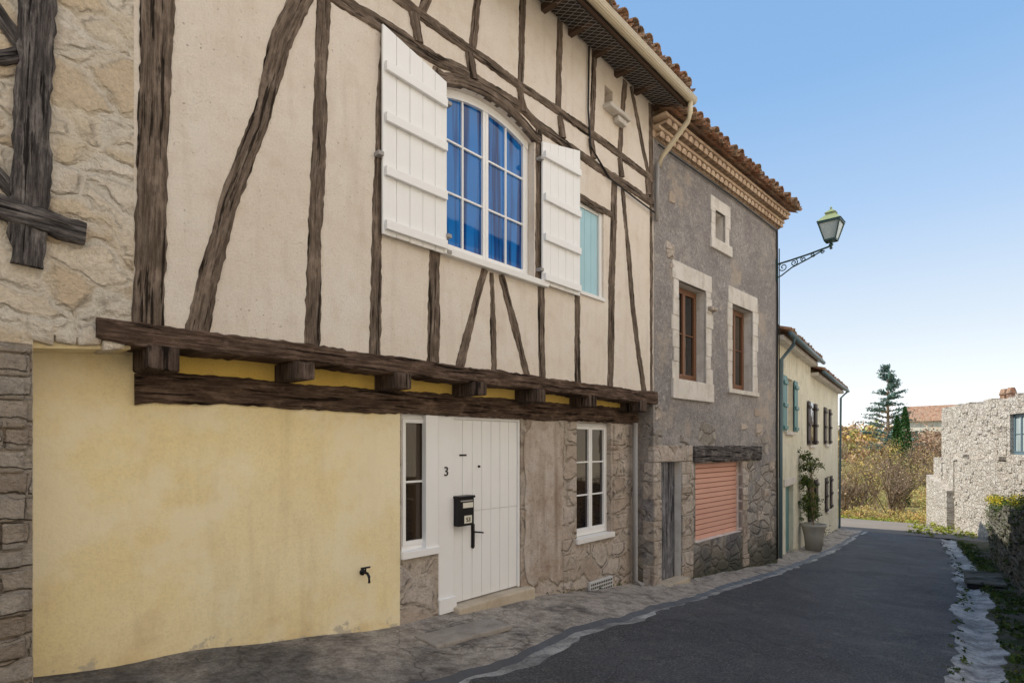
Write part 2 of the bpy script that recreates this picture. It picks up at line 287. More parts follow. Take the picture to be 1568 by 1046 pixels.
LG=[leafm('leaf_a',(.07,.12,.022)),leafm('leaf_b',(.13,.16,.035)),leafm('leaf_c',(.035,.06,.016))]
LY=[leafm('gold_a',(.58,.42,.13)),leafm('gold_b',(.46,.38,.13)),leafm('gold_c',(.46,.28,.12)),leafm('gold_d',(.36,.37,.11))]
LB=[leafm('bare_a',(.44,.29,.19)),leafm('bare_b',(.30,.20,.14)),leafm('bare_c',(.50,.37,.24))]
LC=[leafm('cypress_a',(.022,.075,.018)),leafm('cypress_b',(.06,.13,.03))]
LD=[leafm('cedar_a',(.09,.17,.15)),leafm('cedar_b',(.16,.27,.23)),leafm('cedar_c',(.05,.10,.085))]
LF=[leafm('flower_yellow',(.55,.45,.03)),LG[1]]
bark=wood('bark',(.16,.115,.08),(.30,.22,.15),(.42,.33,.23),False,.02)
# ------------------------------------------------------------------ terrain
K=[(-80,4),(-10,1.3),(.64,.27),(1.67,.17),(3.66,-.10),(5.6,-.2),(8.6,-.53),(14.2,-.97),(22,-1.6),(29,-2.0),(36,-2.2),(42,-3.0),(50,-4.6),(70,-4.5),(120,0),(200,3.2),(400,4.5),(2000,8)]
def lerp(K,x):
    if x<=K[0][0]:return K[0][1]
    for (a,b),(c,d) in zip(K,K[1:]):
        if x<=c:return b+(d-b)*(x-a)/(c-a)
    return K[-1][1]
g=lambda X:lerp(K,X)
YA=[(-8,.7),(8.5,.7),(8.7,.3),(14.4,.05),(14.9,.4),(29.5,2.2)]
YB=[(-8,-1.1),(2.85,-1.05),(3.9,-1.0),(9.9,-.62),(14.2,-.50),(23.5,.35),(29.5,.9)]
YD=[(-8,-4.0),(8.3,-4.0),(14,-3.6),(20,-3.1),(29.5,-1.96)]
YF=[(-8,-6),(9,-5.6),(13.4,-5.0),(23.3,-4.1),(29.5,-3.6)]
def w1(X,k,a):return a*mn.noise(Vector((X*.9,k*5.3,1)))+a*.6*mn.noise(Vector((X*3.1,k*5.3,4)))+a*.3*mn.noise(Vector((X*9.1,k*5.3,4)))
st=[-8+.125*i for i in range(301)]
def edge(i,X):
    if i==0:return lerp(YA,X),g(X)
    if i==1:return lerp(YB,X)+w1(X,1,.10),g(X)-.06+w1(X,7,.01)
    if i==2:return lerp(YB,X)+w1(X,1,.10)-.07+w1(X,9,.03),g(X)-.10
    if i==3:return lerp(YB,X)+w1(X,1,.10)-.20+w1(X,2,.10),g(X)-.085
    if i==4:return lerp(YD,X)+w1(X,3,.14),g(X)-.10
    if i==5:return lerp(YD,X)+w1(X,3,.10)-.26,g(X)-.15
    if i==6:return lerp(YD,X)+w1(X,3,.10)-.45+w1(X,5,.12),g(X)-.10
    if i==7:return lerp(YF,X),g(X)-.05
def strip(name,i,j,mat,sub=1,amp=0):
    mb=MB()
    for a,b in zip(st,st[1:]):
        for s_ in range(sub):
            q=[]
            for X,t in((a,s_/sub),(b,s_/sub),(b,(s_+1)/sub),(a,(s_+1)/sub)):
                (y0,z0),(y1,z1)=edge(i,X),edge(j,X);y=y0+(y1-y0)*t
                zz=z0+(z1-z0)*t+(amp*mn.noise(Vector((X*1.3,y*1.3,0))) if 0<t<1 else 0)
                q.append((X,y,zz))
            mb.face(q[::-1])
    return mb.make(name,mat)
strip('pavement',0,1,M['pave'],6,.035)
strip('gutter',1,2,M['gutd']);strip('gutter.001',2,3,M['gutc'])
strip('road',3,4,M['asph'],10,.02)
strip('drainage_channel',4,5,M['gutc']);strip('drainage_channel.001',5,6,M['gutc'])
strip('verge',6,7,M['verge'],4,.06)
Xs=[-80,-40,-20]+[k for k in range(-10,52,2)]+[55,60,70,80,90,100,120,140,170,200,250,300,400,600,1000,2000]
Ys=[-1500,-600,-250,-120,-60,-30,-18,-12,-8,-5,-2,1,4,8,12,18,30,45,60,90,140,250,600,1500]
mb=MB()
for a,b in zip(Xs,Xs[1:]):
    for c,d in zip(Ys,Ys[1:]):
        f=lambda X,y:(X,y,g(X)-.25+(mn.noise(Vector((X*.02,y*.02,0)))*3 if abs(y)>40 or X>90 else 0))
        mb.face([f(a,c),f(b,c),f(b,d),f(a,d)])
mb.make('ground',M['grass'])
mb=MB()
for i in range(24):
    a,b=-16+i*2,-14+i*2
    mb.face([(a,-30,g(a)-.14),(b,-30,g(b)-.14),(b,lerp(YF,b)+.05,g(b)-.045),(a,lerp(YF,a)+.05,g(a)-.045)])
mb.make('gravel_yard_bounce',M['grav'])  # pale gravel added across the street to bounce light onto the facade
mb=MB()
for i in range(4):
    a=29.5+i*1.5;b=a+1.5
    mb.face([(a,-3.6 if i==0 else -3,g(a)-.08),(b,-3,g(b)-.08),(b,25,g(b)-.08),(a,25,g(a)-.08)])
mb.make('side_lane',M['lane'])
# ------------------------------------------------------------------ roofs
def rooftiles(mb,F,L0,L1,n0,z0,pitch,courses,per=.21):
    cp,sp=math.cos(pitch),math.sin(pitch);k=6
    N=int((L1-L0)/per)
    for i in range(N):
        Lc=L0+(i+.5)*per
        for c in range(courses):
            jt=R(-.02,.02);jn=R(-.02,.02) if c else R(-.07,.04)
            for kind in(0,1):
                x0=Lc+(per/2 if kind else 0)+jt;up=R(0,.025)
                s0=c*.33+jn-(.03 if kind else 0);s1=s0+.42
                pr=[]
                for s_,r,lift in((s0,.092,.035+up),(s1,.075,.0)):
                    row=[]
                    for j in range(k+1):
                        a=math.pi*j/k
                        dx=math.cos(a)*r;dh=math.sin(a)*r*.85*(-1 if kind else 1)+(.0 if kind else .005)+lift+(.02 if kind else 0)
                        n_=n0-(s_*cp)+dh*sp;z_=z0+s_*sp+dh*cp
                        row.append(F.P(x0+dx,n_,z_))
                    pr.append(row)
                for j in range(k): mb.face([pr[0][j],pr[0][j+1],pr[1][j+1],pr[1][j]])
def roof(F,L0,L1,n0,z0,deg,courses,parent,ridge_n):
    p=math.radians(deg);mb=MB();rooftiles(mb,F,L0,L1,n0,z0+.03,p,courses);mb.make('roof_tiles',M['tile'],parent,True,0,.012)
    mb=MB();run=n0-ridge_n;zr=z0+run*math.tan(p)
    mb.face([F.P(L0,n0-.03,z0-.02),F.P(L1,n0-.03,z0-.02),F.P(L1,ridge_n,zr-.02),F.P(L0,ridge_n,zr-.02)])
    mb.face([F.P(L0,ridge_n,zr-.02),F.P(L1,ridge_n,zr-.02),F.P(L1,2*ridge_n-n0,z0-.02),F.P(L0,2*ridge_n-n0,z0-.02)])
    mb.make('roof_deck',M['tile'],parent)
# ------------------------------------------------------------------ window helper
def window(F,L0,L1,z0,z1,n,cols,rows,parent,name,fm,gm,fw=.055,leafs=2,mun=.022):
    mb=MB();t=.05
    mb.box(F,L0,L0+fw,n-t,n,z0,z1);mb.box(F,L1-fw,L1,n-t,n,z0,z1)
    mb.box(F,L0+fw,L1-fw,n-t,n-.003,z1-fw,z1);mb.box(F,L0+fw,L1-fw,n-t,n-.003,z0,z0+fw*1.3)
    W=(L1-L0-2*fw)/leafs
    for i in range(leafs):
        a=L0+fw+i*W;b=a+W;s=.045
        mb.box(F,a+.002,a+s,n-t+.005,n+.008,z0+fw*1.3,z1-fw-.002);mb.box(F,b-s,b-.002,n-t+.005,n+.008,z0+fw*1.3,z1-fw-.002)
        mb.box(F,a+s,b-s,n-t+.005,n+.005,z0+fw*1.3,z0+fw*1.3+s);mb.box(F,a+s,b-s,n-t+.005,n+.005,z1-fw-s,z1-fw-.002)
        for c in range(1,cols):
            x=a+s+(b-a-2*s)*c/cols;mb.box(F,x-mun/2,x+mun/2,n-.03,n+.001,z0+fw*1.3+s,z1-fw-s)
        for r_ in range(1,rows):
            z=z0+fw*1.3+s+(z1-z0-fw*2.3-2*s)*r_/rows;mb.box(F,a+s,b-s,n-.03,n-.001,z-mun/2,z+mun/2)
    mb.make(name+'_frame',fm,parent,False,.003)
    mb=MB();mb.face([F.P(L0,n-.025,z0),F.P(L1,n-.025,z0),F.P(L1,n-.025,z1),F.P(L0,n-.025,z1)])
    mb.make(name+'_glass',gm,parent)
# ================================================================== HOUSE 1
h1=empty('half_timbered_house');nb=empty('stone_neighbour_house')
AC,AH,AZ,AR=4.735,.78,5.60,.17
arch=lambda L:AZ+AR*(1-((L-AC)/AH)**2)
mb=MB()
mb.holes(U,1.17,8.6,2.52,7.46,[(3.96,5.51,3.88,5.80),(6.47,7.10,3.92,5.2),(7.12,7.34,6.8,7.08)],0,.16)
k=14
for i in range(k):
    a=3.96+1.55*i/k;b=3.96+1.55*(i+1)/k
    mb.face([U.P(a,0,arch(a)),U.P(b,0,arch(b)),U.P(b,0,5.80),U.P(a,0,5.80)]);mb.face([U.P(a,0,arch(a)),U.P(a,-.16,arch(a)),U.P(b,-.16,arch(b)),U.P(b,0,arch(b))])
mb.face([(8.6,0,2.52),(8.6,8,2.52),(8.6,8,7.46),(8.6,0,7.46)]);mb.face([(8.6,0,7.46),(8.6,8,7.46),(8.6,4,9.3)])
mb.face([(1.2,.4,7),(8.6,.4,7),(8.6,.4,2.5),(1.2,.4,2.5)])
mb.make('plaster_wall',M['plas'],h1)
mb=MB();mb.holes(G,.4,3.66,-1.2,2.52,[],0);mb.box(G,.60,1.16,-.05,.27,2.40,2.497,2.497,2.46);mb.make('yellow_render_wall',M['yel'],h1)
mb=MB();mb.holes(G,1.27,8.55,2.30,2.52,[],.012);mb.make('ochre_band',M['yel2'],h1)
mb=MB();mb.holes(G,3.66,8.62,-1.8,2.32,[(3.68,4.17,.63,2.12),(4.19,5.60,-.3,2.12),(6.84,7.77,.40,2.12)],0,.14)
mb.make('ground_floor_stone',M['stD'],h1)
mb=MB();z=-.6
while z<2.1:
    zt=min(2.11,z+R(.2,.42));mb.box(G,7.80+R(-.02,.05),8.24+R(-.05,.02),-.05,.018+R(-.008,.012),z+.004,zt-.004)
    if R(0,1)<.6: mb.box(G,6.52+R(-.1,.1),6.80,-.05,.014+R(-.006,.01),z+.004,zt-.004)
    z=zt
mb.make('quoin_stones',M['stD'],h1,False,.018)
pm=plaster('patched_plaster',(.66,.57,.50),(.74,.67,.61),(.40,.28,.20),.6,.03,.9)
mb=MB();ring=[]
for i in range(60):
    a=i/60*2*math.pi;q=1+.16*mn.noise(Vector((math.cos(a)*2,math.sin(a)*2,3)))+.09*mn.noise(Vector((math.cos(a)*7,math.sin(a)*7,3)))+.05*mn.noise(Vector((math.cos(a)*17,math.sin(a)*17,3)))
    ring.append((6.06+.40*q*max(-1,min(1,1.3*math.cos(a))),1.05+1.08*q*max(-1,min(1,1.15*math.sin(a)))))
mb.face([G.P(x,.016,min(z,2.11)) for x,z in ring]);mb.make('patched_pier',pm,h1,False,0,.015)
# frame timbers (L,z,w)
mb=MB()
def T(pts,n1=.012,**k): mb.ribbon(U,pts,-.03,n1,**k)
T([(1.38,7.45,.2),(1.32,4.97,.21),(1.30,3.84,.195),(1.26,2.6,.19)],.02)
T([(3.0,7.4,.17),(2.41,5.63,.18),(2.23,5.17,.17),(2.11,4.68,.15),(2.06,4.45,.14),(1.93,4.05,.14),(1.81,3.68,.13),(1.73,3.35,.13),(1.65,3.04,.15),(1.57,2.62,.17)],.015)
T([(2.66,7.4,.13),(2.62,5.75,.13),(2.59,5.14,.13),(2.56,4.26,.14),(2.53,3.68,.13),(2.50,2.62,.15)])
T([(3.26,5.78,.11),(3.19,4.49,.12),(3.17,3.55,.12),(3.14,2.62,.14)])
T([(3.93,5.75,.14),(3.90,3.93,.15),(3.86,2.62,.16)])
T([(4.63,3.80,.10),(4.47,3.34,.11),(4.23,2.63,.14)],.009)
T([(4.73,3.78,.08),(4.78,2.63,.10)],.012)
T([(4.90,3.8,.10),(5.08,3.37,.11),(5.38,2.63,.13)],.015)
T([(5.64,3.83,.13),(5.665,2.62,.13)]);T([(5.60,5.78,.13),(5.60,3.85,.13)])
T([(6.43,3.9,.13),(6.44,2.62,.14)]);T([(6.42,5.75,.08),(6.42,3.9,.08)])
T([(7.396,5.8,.17),(7.322,4.29,.17),(7.269,2.62,.17)])
T([(7.60,5.82,.12),(7.794,4.75,.12),(7.953,3.86,.13),(8.284,2.63,.15)])
T([(8.5,7.4,.14),(8.52,5.8,.14)]);T([(8.53,5.8,.09),(8.53,2.6,.09)])
T([(6.42,5.24,.10),(7.30,5.22,.10)],.015)
for p in([(3.95,7.4,.10),(3.79,6.43,.10),(3.69,6.2,.12)],[(4.55,7.4,.11),(4.5,6.85,.11),(4.42,6.2,.12)],[(5.29,7.4,.12),(5.246,6.2,.12)],[(6.04,7.43,.12),(6.0,6.2,.12)],[(6.85,7.43,.12),(6.77,6.2,.12)],[(7.70,7.4,.12),(7.525,6.2,.12)],[(7.87,7.4,.11),(8.44,6.2,.11)],[(3.3,7.4,.11),(3.25,6.2,.11)],[(1.9,7.4,.11),(1.95,6.2,.11)]):T(p)
T([(1.2,6.22,.13),(3,6.2,.12),(5,6.19,.12),(7,6.22,.12),(8.58,6.19,.12)],.018)
T([(1.2,5.83,.15),(3.2,5.82,.15),(3.9,5.83,.14),(4.3,5.90,.12),(5.2,5.93,.12),(5.6,5.84,.14),(7,5.80,.14),(8.58,5.79,.14)],.018)
T([(3.9+.1*i,arch(3.9+.1*i)+.06 if 3.96<3.9+.1*i<5.51 else AZ+.06,.12) for i in range(18)],.035,wob=.006)
for x in(3.62,4.42,5.26,6.05,6.80,7.55,8.40):
    T([(x-.03,6.14,.11),(x+.03,5.88,.13)],.035,wob=.02)
mb.make('timber_frame',M['tim'],h1)
mb=MB()
mb.ribbon(U,[(.95,2.575,.13),(1.2,2.57,.16),(2.5,2.575,.16),(4,2.56,.17),(5.5,2.575,.17),(7,2.555,.18),(8.66,2.565,.2)],-.25,.05,wob=.016)
mb.make('jetty_beam',M['timd'],h1)
mb=MB();mb.ribbon(G,[(1.25,2.23,.23),(3,2.235,.24),(4.5,2.24,.24),(6,2.25,.25),(8.58,2.27,.26)],-.1,.03,wob=.012);mb.make('lintel_beam',M['timd'],h1)
mb=MB()
for x,w in((1.34,.2),(2.40,.19),(3.43,.19),(4.48,.2),(5.56,.2),(6.74,.2),(8.15,.24)):
    mb.box(U,x-w/2,x+w/2,-.4,.07+R(-.015,.02),2.335+R(-.012,.012),2.495,2.495,2.335+R(-.02,.02))
    if R(0,1)<.6: mb.box(U,x+w/2+.01,x+w/2+.04,-.4,-.05,2.36,2.49)
mb.make('joists',M['end'],h1,False,.022)
mb=MB();mb.box(U,.63,8.6,-.4,-.02,2.50,2.56);mb.make('jetty_soffit',M['timd'],h1)
# upper window
window(U,3.97,5.50,3.88,5.80,-.10,2,3,h1,'upper_window',M['white'],M['gsky'],.05)
mb=MB();k=14
for i in range(k):
    a=3.98+1.51*i/k;b=3.98+1.51*(i+1)/k
    q=[(a,arch(a)-.09),(b,arch(b)-.09),(b,5.80),(a,5.80)]
    mb.face([U.P(x,-.085,z) for x,z in q]);mb.face([U.P(a,-.085,q[0][1]),U.P(a,-.15,q[0][1]),U.P(b,-.15,q[1][1]),U.P(b,-.085,q[1][1])])
mb.make('arched_head',M['white'],h1)
mb=MB();mb.box(U,3.95,5.72,-.05,.075,3.80,3.875);mb.make('window_sill',M['white2'],h1,False,.008)
def shutter(F,L0,L1,z0,za,zb,n,name,parent,mat,bat=4,nb_=5):
    mb=MB();W=(L1-L0)/nb_
    for i in range(nb_):
        a=L0+i*W+.002;b=a+W-.004;f=lambda x:za+(zb-za)*(x-L0)/(L1-L0)
        mb.box(F,a,b,n,n+.025+R(0,.003),z0+R(0,.006),f(a),f(b))
    zt=min(za,zb)
    for i in range(bat):
        z=z0+.09+(zt-z0-.28)*i/(bat-1);s=.03
        d=(zb-za)*.5 if i==bat-1 else 0
        mb.box(F,L0+.02,L1-.02,n+.0295,n+.066,z-.045+d*.3,z+.045+d*.3,z+.045+d*.6,z-.045+d*.6)
    mb.make(name,mat,parent,False,.005)
shutter(U,3.19,4.00,3.80,5.80,5.62,.035,'shutter_left',h1,M['white'])
shutter(U,5.60,6.42,3.83,5.63,5.82,.035,'shutter_right',h1,M['white'])
mb=MB()
for x,z in((4.02,4.0),(4.02,5.4),(5.57,4.0),(5.57,5.4),(3.16,4.55),(4.02,3.83)): mb.box(U,x-.03,x+.03,.0,.085,z-.02,z+.02)
mb.make('shutter_hinges',M['grey'],h1,False,.004)
# pale blue casement
mb=MB()
for i in range(3): mb.box(U,6.53+i*.165,6.53+i*.165+.16,-.09,-.06,3.97,5.13)
mb.make('blue_shutter',M['blue'],h1,False,.004)
mb=MB();mb.box(U,6.47,6.525,-.14,-.04,3.92,5.19);mb.box(U,7.03,7.10,-.14,-.03,3.92,5.19);mb.box(U,6.525,7.03,-.14,-.043,5.135,5.19);mb.box(U,6.47,7.10,-.02,.03,3.88,3.93);mb.make('blue_window_frame',M['white2'],h1,False,.004)
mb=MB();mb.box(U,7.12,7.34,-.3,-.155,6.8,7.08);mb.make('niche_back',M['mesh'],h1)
mb=MB();mb.box(U,7.08,7.66,-.01,.14,6.71,6.78);mb.box(U,7.35,7.6,-.01,.10,6.62,6.708);mb.make('niche_ledge',M['trim'],h1,False,.02)
mb=MB();mb.tube([U.P(6.68,.03,7.4),U.P(6.66,.03,6.5),U.P(6.70,.04,6.0),U.P(7.2,.04,5.72),U.P(8.0,.04,5.66),U.P(8.55,.05,5.62)],.014,5);mb.make('cable',M['blk'],h1)
# eaves
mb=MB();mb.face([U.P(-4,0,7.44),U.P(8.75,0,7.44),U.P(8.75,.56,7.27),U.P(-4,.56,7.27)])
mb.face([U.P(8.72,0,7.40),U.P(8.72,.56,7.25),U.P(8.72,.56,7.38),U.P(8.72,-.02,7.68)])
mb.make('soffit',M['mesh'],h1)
mb=MB()
for i in range(22):
    x=-3.6+i*.58;mb.box(U,x-.04,x+.04,-.02,.5,7.33,7.43)
mb.box(U,-4,8.74,.5,.54,7.26,7.40);mb.make('rafters',M['timd'],h1)
mb=MB()
for i in range(130):
    x=-3+i*.09
    mb.tube([U.P(x,.02,7.40),U.P(x+.25,.5,7.235)],.003,3,cap=False);mb.tube([U.P(x+.25,.02,7.40),U.P(x,.5,7.235)],.003,3,cap=False)
mb.make('eaves_netting',M['grey'],h1)
mb=MB();pr=[]
for i in range(9):
    a=math.pi*i/8;pr.append((.60-math.cos(a)*.07,7.35-math.sin(a)*.075))
pr=[(.535,7.36)]+pr+[(.675,7.375)]
for a,b in zip(pr,pr[1:]):
    mb.face([U.P(-4,a[0],a[1]),U.P(8.8,a[0],a[1]),U.P(8.8,b[0],b[1]),U.P(-4,b[0],b[1])])
mb.face([U.P(8.8,a[0],a[1]) for a in pr]);mb.make('gutter_channel',M['gut'],h1,True,0,.006)
mb=MB();mb.tube([U.P(8.70,.60,7.30),U.P(8.70,.60,7.12),U.P(8.71,.55,7.0),U.P(8.72,.2,6.68),U.P(8.70,.10,6.58),U.P(8.66,.07,6.4)],.042,8)
mb.make('downspout_elbow',M['gut'],h1,True)
mb=MB();mb.tube([U.P(8.63,.06,6.45),U.P(8.60,.06,5.5)],.035,8);mb.tube([G.P(8.35,.10,2.15),G.P(8.35,.10,-.45),G.P(8.38,.25,-.52)],.045,8);mb.make('downpipe',M['grey'],h1,True)
roof(U,-4,8.78,.60,7.40,24,11,h1,-4.0)
# stone neighbour left
mb=MB();mb.holes(U,-5,1.17,2.495,7.46,[],.004);mb.holes(U,-5,.63,-1,2.495,[],.004);mb.face([U.P(.63,.004,-1),U.P(.63,-.5,-1),U.P(.63,-.5,2.5),U.P(.63,.004,2.5)])
mb.face([U.P(.63,.004,2.495),U.P(1.17,.004,2.495),U.P(1.17,-.3,2.495),U.P(.63,-.3,2.495)])
mb.make('rubble_wall',M['stL'],nb)
mb=MB();x=.60
while x<1.12:
    w=R(.08,.17);mb.box(U,x,x+w-.004,-.25,.012+R(0,.012),2.44+R(-.02,.03),2.60+R(0,.05),None,2.44+R(-.02,.03));x+=w
mb.make('lip_stones',M['stL'],nb,False,.02)
mb=MB();mb.holes(U,-5,.625,-1,2.42,[],.012)
z=-.6
while z<2.4:
    zt=min(2.42,z+R(.11,.2));x=-.6
    while x<.62:
        w=R(.2,.45);x2=min(.63,x+w);
        if x2>.5:x2=.60+R(-.02,.04)
        mb.box(U,x,x2-.008,-.05,.02+R(0,.025),z+.006,zt-.004);x=x2+.003
        if x2>.57:break
    z=zt
mb.make('lower_pillar',M['stG'],nb,False,.014)
mb=MB();T=lambda p,n1=.03,**k:mb.ribbon(U,p,-.02,n1,**k)
T([(.70,7.4,.2),(.66,4.59,.19),(.635,3.96,.19),(.613,3.26,.18),(.597,2.9,.15)],.05,wob=.02)
T([(-2,3.2,.14),(.3,3.21,.15),(.89,3.17,.15)],.06,wob=.02);T([(.2,4.75,.08),(.58,4.25,.09)]);T([(.2,3.95,.08),(.6,4.2,.09)]);T([(.2,3.75,.08),(.58,3.3,.09)]);T([(-.1,7.3,.15),(-.1,3.2,.15)])
mb.make('timber_post',M['timw'],nb)
# ---------------- door & ground-floor joinery
mb=MB()
mb.box(G,4.195,4.43,-.12,-.01,-.06,2.12);mb.box(G,5.565,5.60,-.12,-.02,-.06,2.12);mb.box(G,4.43,5.565,-.12,-.025,2.09,2.12)
mb.box(G,4.19,4.45,-.01,.02,-.12,.05)
mb.make('door_frame',M['white'],h1,False,.005)
mb=MB();W=1.13/7
for i in range(7):
    a=4.433+i*W
    mb.box(G,a+.003,a+W-.003,-.09,-.045+R(0,.002),-.05,.99);mb.box(G,a+.003,a+W-.003,-.09,-.042+R(0,.002),1.0,2.088)
mb.box(G,4.433,5.563,-.1,-.058,-.05,2.088)
mb.make('door_leaf',M['white'],h1,False,.003)
mb=MB();mb.box(G,4.4,5.75,-.14,.12,-.30,-.07);mb.make('door_step',M['step'],h1,False,.02)
mb=MB();mb.box(G,4.545,4.655,-.04,-.033,1.66,1.68);mb.tube([G.P(4.76,-.03,.83),G.P(4.76,-.03,.55)],.012,6);mb.box(G,4.735,4.785,-.042,-.028,.56,.84);mb.tube([G.P(4.76,-.03,.75),G.P(4.76,.015,.75),G.P(4.80,.02,.745),G.P(4.88,.02,.73)],.011,6);mb.tube([G.P(4.86,-.04,1.53),G.P(4.86,-.02,1.53)],.014,8)
mb.make('door_handle',M['blk'],h1,False)
window(G,3.68,4.17,.65,2.12,-.05,1,2,h1,'side_light',M['white'],M['gdark'],.045,1)
mb=MB();mb.box(G,4.0,4.18,-.06,.015,.63,2.12);mb.box(G,3.67,4.18,-.06,.04,.58,.66);mb.make('side_light_casing',M['white'],h1,False,.006)
window(G,6.84,7.77,.42,2.12,-.08,1,3,h1,'ground_window',M['white'],M['gdark'],.05,2)
mb=MB();mb.box(G,6.80,7.82,-.1,.05,.33,.41);mb.make('ground_window_sill',M['white2'],h1,False,.008)
mb=MB();mb.box(G,7.12,7.76,.0,.045,-.48,-.28);mb.make('wall_vent',M['grit'],h1,False,.006)
mb=MB()
for i in range(12):
    for j in range(3): mb.box(G,7.15+i*.05,7.18+i*.05,.046,.048,-.45+j*.055,-.42+j*.055)
mb.make('vent_holes',M['blk'],h1)
mx=empty('mailbox');mb=MB();mb.box(G,4.43,4.68,-.04,.07,.85,1.17,1.17);mb.box(G,4.42,4.69,-.04,.085,1.172,1.20);mb.make('body',M['blk'],mx,False,.008)
mb=MB();mb.box(G,4.50,4.66,.071,.074,1.06,1.12);mb.box(G,4.52,4.64,.071,.074,.88,.97);mb.make('labels',M['lab'],mx)
mb=MB();mb.box(G,4.46,4.65,.0715,.078,1.135,1.15);mb.make('slot',M['grey'],mx)
def text(s,F,L,n,z,size,mat,name,parent):
    c=bpy.data.curves.new(name,'FONT');c.body=s;c.size=size;c.extrude=.004;c.align_x='CENTER';o=bpy.data.objects.new(name,c);sc.collection.objects.link(o)
    o.location=F.P(L,n,z);o.rotation_euler=(math.pi/2,0,F.a);c.materials.append(mat);o.parent=parent
text('3',G,4.31,-.004,1.44,.15,M['blk'],'house_number',h1);text('53',G,4.58,.077,.90,.07,M['blk'],'box_number',mx)
tp=empty('outdoor_tap');mb=MB();mb.tube([G.P(3.2,0,.53),G.P(3.2,.09,.53),G.P(3.2,.12,.50),G.P(3.2,.12,.44)],.014,8);mb.tube([G.P(3.15,.06,.58),G.P(3.25,.06,.58)],.01,6);mb.tube([G.P(3.2,.06,.53),G.P(3.2,.06,.58)],.008,6);mb.tube([G.P(3.2,-.01,.53),G.P(3.2,.012,.53)],.032,10);mb.make('tap',M['blk'],tp,True)
mb=MB();zz=g(4.0)-.02
mb.box(Fr(0,0,-4),3.55,4.55,-.18,.2,zz-.05,zz+.03,zz+.005);mb.make('stone_slab',M['slab'],None,False,.015)
# ================================================================== HOUSE 2
h2=empty('grey_rendered_house')
hs=[(.85,1.9,2.95,4.70),(3.08,4.12,2.93,4.68),(2.30,2.74,5.80,6.37),(.24,.94,-1,1.49),(1.485,3.6,-.03,1.44)]
mb=MB();mb.holes(H2,0,5.62,-2.2,6.98,hs,0,.22,0,1)
mb.face([H2.P(0,0,-2.2),H2.P(0,-.5,-2.2),H2.P(0,-.5,2.55),H2.P(0,0,2.55)],None,0)
mb.face([H2.P(5.62,0,-2.2),H2.P(5.62,-8,-2.2),H2.P(5.62,-8,6.98),H2.P(5.62,0,6.98)]);mb.face([H2.P(5.62,0,6.98),H2.P(5.62,-8,6.98),H2.P(5.62,-4,8.8)])
mb.face([H2.P(0,-.45,-2),H2.P(5.6,-.45,-2),H2.P(5.6,-.45,7),H2.P(0,-.45,7)])
mb.make('roughcast_wall',[M['h2'],M['trim']],h2)
mb=MB()
def surround(L0,L1,z0,z1,hL0,hL1,hz0,hz1,n=.015,jag=.06):
    mb.box(H2,L0,L1,-.05,n,hz1,z1);mb.box(H2,L0-.03,L1+.03,-.05,n+.03,z0,hz0)
    for a,b,s in((L0,hL0,0),(hL1,L1,1)):
        z=hz0
        while z<hz1-.01:
            zt=min(hz1,z+R(.22,.38));j=R(-jag,jag)
            if s==0: mb.box(H2,a+j,b,-.05,n+R(-.004,.004),z+.001,zt-.001)
            else: mb.box(H2,a,b+j,-.05,n+R(-.004,.004),z+.001,zt-.001)
            z=zt
surround(.62,2.14,2.60,5.02,.85,1.9,2.95,4.70);surround(2.89,4.38,2.84,5.02,3.08,4.12,2.93,4.68);surround(2.10,2.98,5.59,6.61,2.30,2.74,5.80,6.37)
mb.make('window_surrounds',M['trim'],h2,False,.012)
mb=MB()
for a,b in((-.02,.24),(.94,1.38)):
    z=-.9
    while z<1.48:
        zt=min(1.49,z+R(.28,.42));mb.box(H2,a+R(0,.03),b,-.2,.02+R(-.006,.01),z+.003,zt-.003);z=zt
mb.box(H2,-.02,1.35,-.1,.022,1.495,1.78)
z=-.8
while z<1.43:
    zt=min(1.44,z+R(.2,.4));mb.box(H2,3.6,3.85+R(-.08,.1),-.1,.02+R(-.006,.008),z+.003,zt-.003);z=zt
mb.make('door_stones',M['stD'],h2,False,.015)
window(H2,.87,1.88,2.97,4.68,-.18,1,2,h2,'window_left',M['brfr'],M['gdark'],.06,2)
window(H2,3.10,4.10,2.95,4.66,-.18,1,2,h2,'window_right',M['brfr'],M['gdark'],.06,2)
mb=MB();mb.box(H2,2.30,2.74,-.3,-.21,5.80,6.37);mb.make('vent_back',M['grey'],h2)
mb=MB();mb.ribbon(H2,[(1.38,1.62,.29),(3.0,1.61,.30),(4.52,1.60,.29)],-.1,.05,wob=.02);mb.make('garage_lintel',M['timw'],h2)
mb=MB()
for i in range(15): mb.box(H2,1.49,3.6,-.16,-.125,-.03+i*.098,.052+i*.098)
mb.box(H2,1.487,3.598,-.2,-.15,-.03,1.44,m=1)
mb.make('roller_door',[M['pink'],M['pink2']],h2,False,.006)
mb=MB()
for i in range(5): mb.box(H2,.25+i*.137,.25+i*.137+.132,-.16,-.12,-.8,1.48)
mb.make('plank_door',M['grdoor'],h2,False,.005)
mb=MB();mb.box(H2,.2,1.0,-.1,.16,-.85,-.55);mb.make('plank_door_step',M['step'],h2,False,.02)
